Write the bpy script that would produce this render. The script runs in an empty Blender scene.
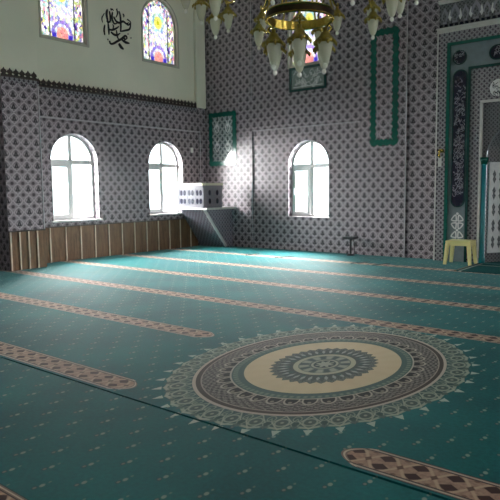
import bpy, bmesh, math, random
from mathutils import Vector, Matrix
random.seed(7)
PI = math.pi
scene = bpy.context.scene
COL = scene.collection
H = 1.35
XW, YW = -10.145, 10.92          # left wall plane, qibla wall plane
XR, YR, ZC = 5.5, -6.0, 7.2      # right wall, rear wall, ceiling
AX = -2.33                       # axis of the mihrab and the carpet medallion

# ------------------------------------------------------------------ materials
def lin(c):
    c = c / 255.0
    return c / 12.92 if c <= 0.04045 else ((c + 0.055) / 1.055) ** 2.4
def rgb(r, g, b): return (lin(r), lin(g), lin(b), 1.0)

class Ex:
    """A scalar or colour socket with arithmetic."""
    def __init__(s, g, sock): s.g, s.s = g, sock
    def _m(s, op, *a): return s.g.math(op, s, *a)
    def __add__(s, o): return s._m('ADD', o)
    __radd__ = __add__
    def __sub__(s, o): return s._m('SUBTRACT', o)
    def __rsub__(s, o): return s.g.math('SUBTRACT', o, s)
    def __mul__(s, o): return s._m('MULTIPLY', o)
    __rmul__ = __mul__
    def __truediv__(s, o): return s._m('DIVIDE', o)
    def __rtruediv__(s, o): return s.g.math('DIVIDE', o, s)
    def __neg__(s): return s * -1.0
    def abs(s): return s._m('ABSOLUTE')
    def fract(s): return s._m('FRACT')
    def floor(s): return s._m('FLOOR')
    def sqrt(s): return s._m('SQRT')
    def sin(s): return s._m('SINE')
    def pow(s, o): return s._m('POWER', o)
    def min(s, o): return s._m('MINIMUM', o)
    def max(s, o): return s._m('MAXIMUM', o)
    def lt(s, o, soft=0.0):                       # 1 where s < o
        if soft <= 0: return s._m('LESS_THAN', o)
        return ((o - s) / soft + 0.5).clamp()
    def gt(s, o, soft=0.0):
        if soft <= 0: return s._m('GREATER_THAN', o)
        return ((s - o) / soft + 0.5).clamp()
    def clamp(s):
        n = s.g.t.nodes.new('ShaderNodeClamp'); s.g.t.links.new(s.s, n.inputs[0]); return Ex(s.g, n.outputs[0])
    def cell(s, k=1.0, off=0.0):                  # centred repeat: -0.5..0.5
        return (s * k + (0.5 - off)).fract() - 0.5
    def band(s, a, b): return s.gt(a) * s.lt(b)

class G:
    """Node graph of one material."""
    def __init__(s, name, rough=0.5, spec=0.5, metal=0.0, coat=0.0):
        s.m = bpy.data.materials.new(name); s.m.use_nodes = True
        s.t = s.m.node_tree; s.b = s.t.nodes['Principled BSDF']; s.out = s.t.nodes['Material Output']
        s.b.inputs['Roughness'].default_value = rough
        s.b.inputs['Specular IOR Level'].default_value = spec
        s.b.inputs['Metallic'].default_value = metal
        s.b.inputs['Coat Weight'].default_value = coat
    def _in(s, sock, v):
        if isinstance(v, Ex): s.t.links.new(v.s, sock)
        else: sock.default_value = v
    def math(s, op, *a):
        n = s.t.nodes.new('ShaderNodeMath'); n.operation = op
        for i, v in enumerate(a): s._in(n.inputs[i], v)
        return Ex(s, n.outputs[0])
    def uv(s):
        n = s.t.nodes.new('ShaderNodeUVMap'); n.uv_map = 'UVMap'
        q = s.t.nodes.new('ShaderNodeSeparateXYZ'); s.t.links.new(n.outputs[0], q.inputs[0]); s.uvs = n.outputs[0]
        return Ex(s, q.outputs[0]), Ex(s, q.outputs[1])
    def mix(s, a, b, t):
        n = s.t.nodes.new('ShaderNodeMix'); n.data_type = 'RGBA'
        s._in(n.inputs[0], t); s._in(n.inputs[6], a); s._in(n.inputs[7], b)
        return Ex(s, n.outputs[2])
    def noise(s, scale, detail=3.0, space='Object', vec=None):
        n = s.t.nodes.new('ShaderNodeTexNoise'); n.inputs['Scale'].default_value = scale; n.inputs['Detail'].default_value = detail
        if vec is None:
            c = s.t.nodes.new('ShaderNodeTexCoord'); vec = c.outputs[space]
        s.t.links.new(vec, n.inputs['Vector'])
        return Ex(s, n.outputs[0])
    def voronoi(s, scale, feature='F1', vec=None, rnd=1.0):
        n = s.t.nodes.new('ShaderNodeTexVoronoi'); n.feature = feature; n.inputs['Scale'].default_value = scale
        n.inputs['Randomness'].default_value = rnd
        s.t.links.new(vec if vec is not None else s.uvs, n.inputs['Vector'])
        return n
    def vary(s, col, amount=0.12, scale=6.0):
        f = s.noise(scale)
        dark = tuple(c * (1 - amount) for c in col[:3]) + (1,)
        lite = tuple(min(1, c * (1 + amount)) for c in col[:3]) + (1,)
        return s.mix(dark, lite, ((f - 0.5) * 2.2 + 0.5).clamp())
    def bump(s, h, strength=0.3, dist=0.01):
        n = s.t.nodes.new('ShaderNodeBump'); n.inputs['Strength'].default_value = strength; n.inputs['Distance'].default_value = dist
        s._in(n.inputs['Height'], h); s.t.links.new(n.outputs[0], s.b.inputs['Normal'])
    def color(s, c): s._in(s.b.inputs['Base Color'], c); return s

def plain(name, col, rough=0.5, spec=0.5, metal=0.0, amount=0.1, scale=7.0, bump=0.0, coat=0.0):
    g = G(name, rough, spec, metal, coat); g.color(g.vary(col, amount, scale))
    if bump: g.bump(g.noise(scale * 6, 5), bump, 0.004)
    return g.m

def tile_material(name, cell=0.2, rough=0.16, base=rgb(128, 122, 132), light=rgb(182, 178, 184), dark=rgb(48, 43, 54), fleck=rgb(84, 66, 76), coat=0.0):
    """Glazed tiles: a lattice of pale ogee arches, a dark tulip in each and a small dark bud on the corners."""
    g = G(name, rough, 0.5, 0, coat); u, v = g.uv()
    x = u.cell(1 / cell); y = v.cell(1 / cell)
    ax, ay = x.abs(), y.abs()
    c = g.vary(base, 0.10, 3.0)
    # background between the arches
    net = (ax.pow(1.25) + ay.pow(1.25)).pow(0.8)
    c = g.mix(c, light, (net - 0.44).abs().lt(0.06, 0.05))
    c = g.mix(c, dark, (net - 0.365).abs().lt(0.016, 0.02) * 0.5)
    bud = ((0.5 - ax).pow(1.25) + (0.5 - ay).pow(1.25)).pow(0.8)
    c = g.mix(c, light, (bud - 0.30).abs().lt(0.03, 0.03) * 0.7)
    # fine filling: little pale leaves
    leaf = ((ax - 0.22) * (ax - 0.22) * 3.0 + (y - 0.05) * (y - 0.05)).sqrt()
    c = g.mix(c, light, leaf.lt(0.09, 0.04) * 0.8)
    dot = ((ax - 0.13) * (ax - 0.13) + (y + 0.27) * (y + 0.27)).sqrt()
    c = g.mix(c, light, dot.lt(0.05, 0.03))
    # tulip: wide below, pointed above
    tul = ax - (0.29 - y) * 0.46
    tm = tul.lt(0.0, 0.03) * y.gt(-0.2, 0.04)
    c = g.mix(c, dark, tm)
    c = g.mix(c, light, (ax.lt(0.022, 0.02) * y.band(-0.12, 0.02)) * 0.5)
    # corner bud
    bx, by = 0.5 - ax, 0.5 - ay
    c = g.mix(c, fleck, (bx * 1.2 + by).lt(0.20, 0.04))
    c = g.mix(c, dark, (bx * 1.4 + by).lt(0.12, 0.03))
    c = g.mix(c, light, (bx * 1.1 + (by - 0.2).abs()).lt(0.055, 0.03))
    # joints
    j = bx.min(by).lt(0.008, 0.006)
    c = g.mix(c, rgb(100, 96, 102), j * 0.8)
    g.color(c)
    g.bump(g.noise(9.0, 2) + bx.min(by).lt(0.012, 0.01) * -0.6, 0.10, 0.004)
    return g.m

M = {}
M['tile'] = tile_material('iznik_tile', 0.2, 0.42, rgb(108, 98, 104), rgb(168, 158, 163), rgb(24, 18, 26), rgb(52, 34, 42))
M['tile_small'] = tile_material('small_tile', 0.098, 0.3, rgb(104, 100, 112), rgb(150, 148, 156), rgb(46, 44, 58))
M['tile_panel'] = tile_material('glazed_panel_tile', 0.155, 0.05, rgb(106, 114, 116), rgb(182, 188, 186), rgb(44, 58, 62), rgb(60, 90, 88), 0.6)
M['tile_mihrab'] = tile_material('mihrab_tile', 0.088, 0.25, rgb(104, 100, 108), rgb(160, 158, 160), rgb(40, 38, 46), rgb(80, 62, 72))
M['plaster'] = plain('cream_plaster', rgb(222, 220, 201), 0.75, 0.3, amount=0.04, scale=1.5, bump=0.05)
M['ceiling'] = plain('ceiling_paint', rgb(228, 226, 216), 0.8, 0.2, amount=0.03, scale=1.5)
M['marble'] = plain('pale_marble', rgb(196, 196, 196), 0.3, 0.5, amount=0.12, scale=9)
M['moulding'] = plain('white_moulding', rgb(190, 188, 184), 0.45, 0.5, amount=0.10, scale=12)
M['pvc'] = plain('window_plastic', rgb(228, 230, 228), 0.35, 0.5, amount=0.03)
M['tile_edge'] = plain('tile_edge_strip', rgb(178, 174, 178), 0.35, 0.5, amount=0.1, scale=12)
M['lead_frame'] = plain('grey_plaster_surround', rgb(176, 174, 160), 0.7, 0.3, amount=0.06)
M['gold'] = plain('polished_brass', rgb(190, 168, 84), 0.22, 0.5, 1.0, amount=0.12, scale=20)
M['gold_dark'] = plain('antique_brass', rgb(150, 134, 70), 0.36, 0.5, 1.0, amount=0.3, scale=24)
M['unlit_band'] = plain('unlit_brass_band', rgb(52, 42, 28), 0.35, 0.5, 0.8, amount=0.2, scale=30)  # brass ring's outer face, its unlit shade put into the colour
M['ink'] = plain('black_lettering', rgb(26, 28, 30), 0.5, 0.4, amount=0.05)
M['green'] = plain('green_glazed_border', rgb(14, 84, 72), 0.22, 0.5, amount=0.18, scale=14)
M['green_dark'] = plain('dark_green_glaze', rgb(20, 60, 56), 0.25, 0.5, amount=0.2, scale=16)
M['teal'] = plain('teal_column_paint', rgb(14, 120, 130), 0.35, 0.5, amount=0.10, scale=10)
M['panel_blue'] = plain('grey_blue_glaze', rgb(110, 122, 127), 0.28, 0.5, amount=0.10, scale=14)
M['navy'] = plain('navy_glaze', rgb(26, 27, 46), 0.18, 0.5, amount=0.25, scale=30)
M['white_glaze'] = plain('white_glaze', rgb(222, 222, 222), 0.22, 0.5, amount=0.08, scale=16)
M['script_grey'] = plain('grey_script_glaze', rgb(150, 148, 158), 0.25, 0.5, amount=0.1)
M['pulpit_panel'] = plain('grey_white_tile', rgb(100, 99, 105), 0.3, 0.5, amount=0.15, scale=30)
M['panel_grey'] = plain('grey_green_panel', rgb(116, 126, 122), 0.3, 0.5, amount=0.12, scale=20)
M['niche_dark'] = tile_material('niche_tile', 0.07, 0.35, rgb(84, 86, 90), rgb(122, 124, 126), rgb(40, 40, 46), rgb(52, 50, 58))
M['cream_plastic'] = plain('cream_plastic', rgb(222, 212, 148), 0.4, 0.5, amount=0.04)
M['cream_rail'] = plain('cream_rail', rgb(186, 184, 156), 0.45, 0.5, amount=0.05)
M['black_metal'] = plain('black_painted_metal', rgb(32, 30, 34), 0.45, 0.5, amount=0.1)
M['grey_strip'] = plain('dark_cord', rgb(70, 92, 94), 0.7, 0.3, amount=0.1)
M['switch'] = plain('white_plastic', rgb(226, 226, 222), 0.4, 0.5, amount=0.02)
M['batten'] = plain('pale_batten', rgb(204, 188, 168), 0.5, 0.4, amount=0.14, scale=9)
M['subfloor'] = plain('concrete_floor', rgb(70, 74, 74), 0.9, 0.2)

def wood_material():
    g = G('brown_wood_panel', 0.42, 0.45)
    c = g.t.nodes.new('ShaderNodeTexCoord'); mp = g.t.nodes.new('ShaderNodeMapping')
    mp.inputs['Scale'].default_value = (9, 9, 1.3); g.t.links.new(c.outputs['Object'], mp.inputs[0])
    n = g.noise(2.2, 6, vec=mp.outputs[0]); n2 = g.noise(9.0, 4, vec=mp.outputs[0])
    col = g.mix(rgb(92, 66, 44), rgb(126, 96, 68), ((n - 0.35) * 2.4).clamp())
    g.color(g.mix(col, rgb(66, 50, 38), n2.gt(0.6, 0.2) * 0.5)); g.bump(n2, 0.12, 0.003)
    return g.m
M['wood'] = wood_material()

def carpet_material():
    g = G('patterned_carpet', 0.8, 0.12); x, y = g.uv()
    fuzz = g.noise(42.0, 4); pat = g.noise(1.1, 3); fine = g.noise(260.0, 2)
    teal = g.mix(rgb(4, 76, 79), rgb(16, 112, 113), ((pat - 0.3) * 1.6 + (fuzz - 0.5) * 0.9).clamp())
    c = teal
    # sprigs on a diamond grid
    for ox, oy in ((0.0, 0.0), (0.5, 0.5)):
        sx = (((x + 2.551) / 0.262 + (0.5 + ox)).fract() - 0.5) * 0.262
        sy = (((y - 1.59) / 0.272 + (0.5 + oy)).fract() - 0.5) * 0.272
        p, q = (sy * 0.95 - sx * 0.31), (sx * 0.95 + sy * 0.31)     # p runs away to the right
        d1 = ((p * 0.78) * (p * 0.78) + q * q * 1.3).sqrt()
        d2 = ((p + 0.032) * (p + 0.032) * 0.7 + (q + 0.018) * (q + 0.018) * 1.2).sqrt()
        d3 = ((p - 0.040) * (p - 0.040) * 0.4 + (q - 0.012) * (q - 0.012)).sqrt()
        c = g.mix(c, rgb(20, 64, 70), d2.lt(0.014, 0.006) * 0.7)
        c = g.mix(c, rgb(118, 142, 132), d1.lt(0.0125, 0.006))
        c = g.mix(c, rgb(128, 148, 128), d3.lt(0.006, 0.004) * 0.4)
        c = g.mix(c, rgb(120, 130, 120), d2.lt(0.009, 0.006) * 0.7)
    # ---- medallion (oval), r is 1 on its edge
    dx = (x - (-2.395)) / 1.05; dy = (y - 3.88) / 1.46
    r = (dx * dx + dy * dy).sqrt()
    a = g.math('ARCTAN2', dy, dx) / (2 * PI)
    def rep(n, off=0.0): return a.cell(n, off)                      # -0.5..0.5 in each of n sectors
    green = g.mix(rgb(44, 72, 70), rgb(84, 106, 102), ((fuzz - 0.35) * 2.5).clamp())
    cream = rgb(204, 187, 154); pale = rgb(154, 163, 146); stone = rgb(134, 126, 114); black = rgb(20, 23, 25); brown = rgb(92, 84, 78)
    n = 40
    s = rep(n); sa = s.abs(); s2 = rep(n, 0.5); s2a = s2.abs()
    edge = 0.965 - sa * 0.04
    med = c
    med = g.mix(med, green, r.lt(edge))
    # outer band of scrolls: arches, rosettes, leaf outlines
    med = g.mix(med, pale, (r - edge + 0.012).abs().lt(0.010, 0.006) * 0.8)
    tip = (sa * 0.16 + (r - 0.965).abs() * 0.8)
    med = g.mix(med, rgb(160, 176, 164), ((1.028 - r) * 0.46 - sa * 0.16).gt(0.0) * r.band(0.972, 1.03))
    ro = ((s * 0.158) * (s * 0.158) + (r - 0.885) * (r - 0.885)).sqrt()
    med = g.mix(med, pale, (ro - 0.040).abs().lt(0.005, 0.006) * 0.8)
    og = (sa * 0.158 * 1.0 + (r - 0.885).abs() * 0.75)
    med = g.mix(med, pale, (og - 0.058).abs().lt(0.005, 0.006) * 0.9)
    og2 = (s2a * 0.158 * 1.3 + (r - 0.90).abs() * 0.6)
    med = g.mix(med, rgb(40, 68, 66), (og2).lt(0.022, 0.008) * 0.8); med = g.mix(med, pale, (og2 - 0.034).abs().lt(0.004, 0.005) * 0.7)
    med = g.mix(med, rgb(70, 84, 78), ro.lt(0.028, 0.006) * 0.8); med = g.mix(med, pale, ro.lt(0.010, 0.006) * 0.8)
    ro2 = ((s2 * 0.158) * (s2 * 0.158) * 1.4 + (r - 0.845) * (r - 0.845)).sqrt()
    med = g.mix(med, pale, (ro2 - 0.030).abs().lt(0.004, 0.005) * 0.7)
    med = g.mix(med, rgb(52, 76, 72), ((s2a * 0.158 + (r - 0.938).abs()) .lt(0.026, 0.006)) * 0.8)
    # twin rings
    med = g.mix(med, stone, r.lt(0.805))
    med = g.mix(med, rgb(178, 166, 152), r.band(0.787, 0.807)); med = g.mix(med, rgb(62, 54, 50), r.band(0.760, 0.787))
    med = g.mix(med, rgb(150, 140, 130), r.band(0.752, 0.760))
    # lace band
    lace = g.mix(rgb(48, 46, 46), rgb(136, 130, 122), ((((a * (2 * PI * 66)).sin() * (r * 190.0).sin()) * 0.5 + (g.noise(75.0, 2) - 0.5) * 3.2) + 0.40).clamp())
    med = g.mix(med, lace, r.lt(0.752))
    q36 = rep(38); qa = q36.abs()
    arch = ((q36 * 0.115) * (q36 * 0.115) + (r - 0.600) * (r - 0.600) * 0.5).sqrt()
    med = g.mix(med, rgb(168, 160, 146), (arch - 0.046).abs().lt(0.005, 0.004) * r.gt(0.592))
    med = g.mix(med, black, arch.lt(0.040, 0.006) * r.band(0.590, 0.72))
    med = g.mix(med, stone, ((q36 * 0.115) * (q36 * 0.115) + (r - 0.640) * (r - 0.640)).sqrt().lt(0.012, 0.004))
    med = g.mix(med, rgb(170, 164, 150), r.lt(0.592)); 
    med = g.mix(med, g.mix(rgb(64, 88, 82), rgb(112, 126, 114), ((a * (2 * PI * 88)).sin() * 0.5 + 0.5) * r.band(0.545, 0.572)), r.lt(0.582))
    # cream ring
    med = g.mix(med, g.mix(cream, rgb(186, 164, 130), ((pat - 0.3) * 1.5 + (a * (2 * PI * 24)).sin() * 0.08).clamp()), r.lt(0.508))
    # inner star
    st = rep(34).abs()
    med = g.mix(med, g.mix(rgb(48, 60, 58), rgb(120, 126, 116), ((g.noise(85.0, 2) - 0.5) * 3.0 + 0.4).clamp()), r.lt(0.358 - st * 0.06))
    med = g.mix(med, rgb(52, 64, 62), (r.lt(0.330 - st * 0.16)) * r.gt(0.2) * 0.75)
    pet = ((rep(34, 0.5) * 0.05).abs() + (r - 0.265).abs() * 0.35)
    med = g.mix(med, rgb(150, 156, 150), pet.lt(0.013, 0.004))
    med = g.mix(med, rgb(58, 84, 78), (rep(13).abs() * 0.12 + (r - 0.235).abs() * 0.8).lt(0.02, 0.004))
    med = g.mix(med, rgb(168, 166, 142), r.lt(0.205)); med = g.mix(med, rgb(92, 104, 98), r.lt(0.172))
    w = ((a * (2 * PI * 10)).sin() * 0.5 + 0.5) * r.band(0.105, 0.165)
    med = g.mix(med, rgb(146, 152, 136), w.gt(0.55, 0.3)); med = g.mix(med, rgb(60, 76, 74), (w.lt(0.3, 0.2)) * r.band(0.105, 0.165))
    med = g.mix(med, rgb(48, 62, 62), r.lt(0.095)); med = g.mix(med, rgb(158, 160, 142), (r - 0.082).abs().lt(0.008, 0.004))
    med = g.mix(med, rgb(150, 154, 138), r.lt(0.05 + (a * (2 * PI * 8)).sin() * 0.014))
    c = g.mix(c, med, r.lt(1.04))
    # ---- row stripes
    k = ((y - 4.016) / 1.398 + 0.5).floor()
    yb = y - 4.016 - k * 1.398
    hw = 0.12
    wv = yb / hw; wa = wv.abs()
    ax = (x - AX).abs()
    gap = k.gt(-1.5) * k.lt(0.5)                                   # the two rows the medallion interrupts
    Lk = 0.822 + k.gt(-0.5) * 0.535
    ingap = gap * ax.lt(Lk + wa * wa * 0.13)
    mask = wa.lt(1.0) * (1.0 - ingap) * k.lt(4.4)
    t = x.cell(1 / 0.17); ta = t.abs()
    tan = g.mix(rgb(138, 112, 98), rgb(174, 144, 126), ((fuzz - 0.3) * 2).clamp())
    sc = tan
    dia = ((0.5 - ta) * 2.0)
    tri = dia - (0.62 - (wa - 0.42).abs() * 2.0)
    sc = g.mix(sc, rgb(62, 42, 40), tri.lt(0.0, 0.1))
    ell = (t * t * 4.2 + wv * wv * 1.2).sqrt()
    sc = g.mix(sc, rgb(186, 162, 138), ((ta * 1.7 - wa * 0.8).abs()).lt(0.10, 0.08) * 0.8)
    sc = g.mix(sc, rgb(72, 50, 46), (ta * 2.2 + wa * 1.1).lt(0.26, 0.1) * 0.85)
    sc = g.mix(sc, rgb(84, 60, 54), ((wa - 0.68).abs() * 2.6 + ta * 2.0).lt(0.22, 0.1) * 0.7)
    tipd = (ax - Lk - wa * wa * 0.13)
    tipb = gap * tipd.lt(0.035)
    rim = wa.gt(0.80).max(tipb)
    sc = g.mix(sc, rgb(120, 104, 96), rim)
    sc = g.mix(sc, rgb(188, 172, 154), wa.band(0.86, 0.93).max(gap * tipd.band(0.012, 0.024)))
    sc = g.mix(sc, rgb(64, 54, 54), wa.band(0.74, 0.80))
    c = g.mix(c, sc, mask)
    c = g.mix(c, rgb(22, 30, 32), (wa.band(1.0, 1.05) * (1.0 - ingap) * k.lt(4.4)) * 0.6)
    g.color(g.mix(c, rgb(0, 0, 0), (fine - 0.45).clamp() * 0.35))
    g.b.inputs['Sheen Weight'].default_value = 0.3; g.b.inputs['Sheen Roughness'].default_value = 0.17
    g.b.inputs['Sheen Tint'].default_value = rgb(200, 236, 236)
    g.bump(fine + fuzz * 0.6, 0.18, 0.004)
    return g.m
M['carpet'] = carpet_material()

def rug_material():
    g = G('dark_teal_rug', 0.95, 0.08); u, v = g.uv()
    f = g.noise(50, 4)
    c = g.mix(rgb(16, 66, 68), rgb(30, 88, 88), ((f - 0.3) * 2).clamp())
    ex = (u - AX).abs()
    c = g.mix(c, rgb(132, 140, 132), ex.band(1.02, 1.06).max(((v - 10.42).abs()).lt(0.03) * ex.lt(1.06)))
    c = g.mix(c, rgb(120, 104, 90), ex.band(1.10, 1.13))
    g.color(c)
    return g.m
M['rug'] = rug_material()

def clear_glass(name, tint=(0.95, 0.97, 0.97, 1)):
    m = bpy.data.materials.new(name); m.use_nodes = True; t = m.node_tree
    t.nodes.remove(t.nodes['Principled BSDF']); out = t.nodes['Material Output']
    tr = t.nodes.new('ShaderNodeBsdfTransparent'); tr.inputs[0].default_value = tint
    gl = t.nodes.new('ShaderNodeBsdfGlossy'); gl.inputs['Roughness'].default_value = 0.02
    lw = t.nodes.new('ShaderNodeLayerWeight'); lw.inputs[0].default_value = 0.5
    pw = t.nodes.new('ShaderNodeMath'); pw.operation = 'POWER'; pw.inputs[1].default_value = 5.0; t.links.new(lw.outputs['Facing'], pw.inputs[0])
    fr = t.nodes.new('ShaderNodeMath'); fr.operation = 'MULTIPLY_ADD'; fr.inputs[1].default_value = 0.7; fr.inputs[2].default_value = 0.05; t.links.new(pw.outputs[0], fr.inputs[0])
    mx = t.nodes.new('ShaderNodeMixShader')
    t.links.new(fr.outputs[0], mx.inputs[0]); t.links.new(tr.outputs[0], mx.inputs[1]); t.links.new(gl.outputs[0], mx.inputs[2])
    t.links.new(mx.outputs[0], out.inputs[0]); return m
M['glass'] = clear_glass('window_glass')

def stained_material():
    """Coloured leaded glass; UV is centred on the pane: u -1..1 across, v 0..1 up."""
    g = G('stained_glass'); t = g.t
    u, v = g.uv()
    comb = t.nodes.new('ShaderNodeCombineXYZ'); g._in(comb.inputs[0], u * 3.6); g._in(comb.inputs[1], v * 7.2)
    vo = g.voronoi(3.2, 'F1', comb.outputs[0]); ed = g.voronoi(3.2, 'DISTANCE_TO_EDGE', comb.outputs[0])
    ramp = t.nodes.new('ShaderNodeValToRGB'); ramp.color_ramp.interpolation = 'CONSTANT'
    sep = t.nodes.new('ShaderNodeSeparateColor'); t.links.new(vo.outputs['Color'], sep.inputs[0])
    t.links.new(sep.outputs[0], ramp.inputs[0]); el = ramp.color_ramp.elements
    cols = [(0, rgb(236, 232, 234)), (0.3, rgb(172, 156, 204)), (0.42, rgb(240, 236, 226)), (0.55, rgb(196, 206, 160)),
            (0.66, rgb(228, 180, 190)), (0.76, rgb(184, 208, 204)), (0.86, rgb(112, 96, 170)), (0.94, rgb(236, 226, 170))]
    el[0].position, el[0].color = cols[0]; el[1].position, el[1].color = cols[1]
    for p, c in cols[2:]: e = el.new(p); e.color = c
    c = Ex(g, ramp.outputs[0])
    ua = u.abs()
    inner = ua.lt(0.56) * v.lt(0.86)
    c = g.mix(c, g.mix(rgb(216, 222, 230), c, 0.6), inner)
    # yellow rosette
    r = ((u * 0.42) * (u * 0.42) + (v - 0.64) * (v - 0.64)).sqrt()
    c = g.mix(c, rgb(150, 214, 200), r.lt(0.17) * 0.35); c = g.mix(c, rgb(232, 216, 120), r.lt(0.105) * 0.75)
    c = g.mix(c, rgb(190, 190, 90), r.lt(0.035))
    # vase and purple arc at the foot
    r2 = ((u * 0.42) * (u * 0.42) + (v - 0.05) * (v - 0.05)).sqrt()
    c = g.mix(c, rgb(126, 108, 190), r2.band(0.16, 0.215) * 0.6); c = g.mix(c, rgb(234, 172, 158), r2.lt(0.115) * 0.75)
    c = g.mix(c, rgb(120, 108, 200), (v.lt(0.06)) * ua.lt(0.5) * ua.gt(0.3))
    lead = Ex(g, ed.outputs['Distance']).lt(0.045)
    line = (ua - 0.60).abs().lt(0.035) * v.lt(0.88)
    c = g.mix(c, rgb(92, 92, 96), (lead * 0.55).max(line * 0.75))
    c = g.mix(rgb(0, 0, 0), c, 0.48)
    tr = t.nodes.new('ShaderNodeBsdfTransparent'); g._in(tr.inputs[0], c)
    tl = t.nodes.new('ShaderNodeBsdfTranslucent'); g._in(tl.inputs[0], c)
    mx = t.nodes.new('ShaderNodeMixShader'); mx.inputs[0].default_value = 0.55
    t.links.new(tr.outputs[0], mx.inputs[1]); t.links.new(tl.outputs[0], mx.inputs[2]); t.links.new(mx.outputs[0], g.out.inputs[0])
    t.nodes.remove(g.b)
    return g.m
M['stained'] = stained_material()

def frosted():
    g = G('frosted_lamp_glass', 0.25, 0.5); t = g.t
    g.color(rgb(238, 238, 226))
    tl = t.nodes.new('ShaderNodeBsdfTranslucent'); tl.inputs[0].default_value = rgb(244, 244, 232)
    tp = t.nodes.new('ShaderNodeBsdfTransparent'); tp.inputs[0].default_value = rgb(226, 230, 216)
    m1 = t.nodes.new('ShaderNodeMixShader'); m1.inputs[0].default_value = 0.5
    m2 = t.nodes.new('ShaderNodeMixShader'); m2.inputs[0].default_value = 0.36
    t.links.new(g.b.outputs[0], m1.inputs[1]); t.links.new(tl.outputs[0], m1.inputs[2])
    t.links.new(m1.outputs[0], m2.inputs[1]); t.links.new(tp.outputs[0], m2.inputs[2]); t.links.new(m2.outputs[0], g.out.inputs[0])
    return g.m
M['frosted'] = frosted()
M['bead'] = plain('glass_bead', rgb(236, 236, 228), 0.05, 0.6, amount=0.02)

def cresting_material():
    g = G('crest_tile', 0.3); u, v = g.uv()
    x = u.cell(1 / 0.09); y = v.cell(1 / 0.09)
    c = g.vary(rgb(66, 58, 54), 0.2, 20)
    c = g.mix(c, rgb(36, 32, 34), (x.abs() + y.abs()).lt(0.3, 0.1)); g.color(c); return g.m
M['crest'] = cresting_material()

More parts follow.
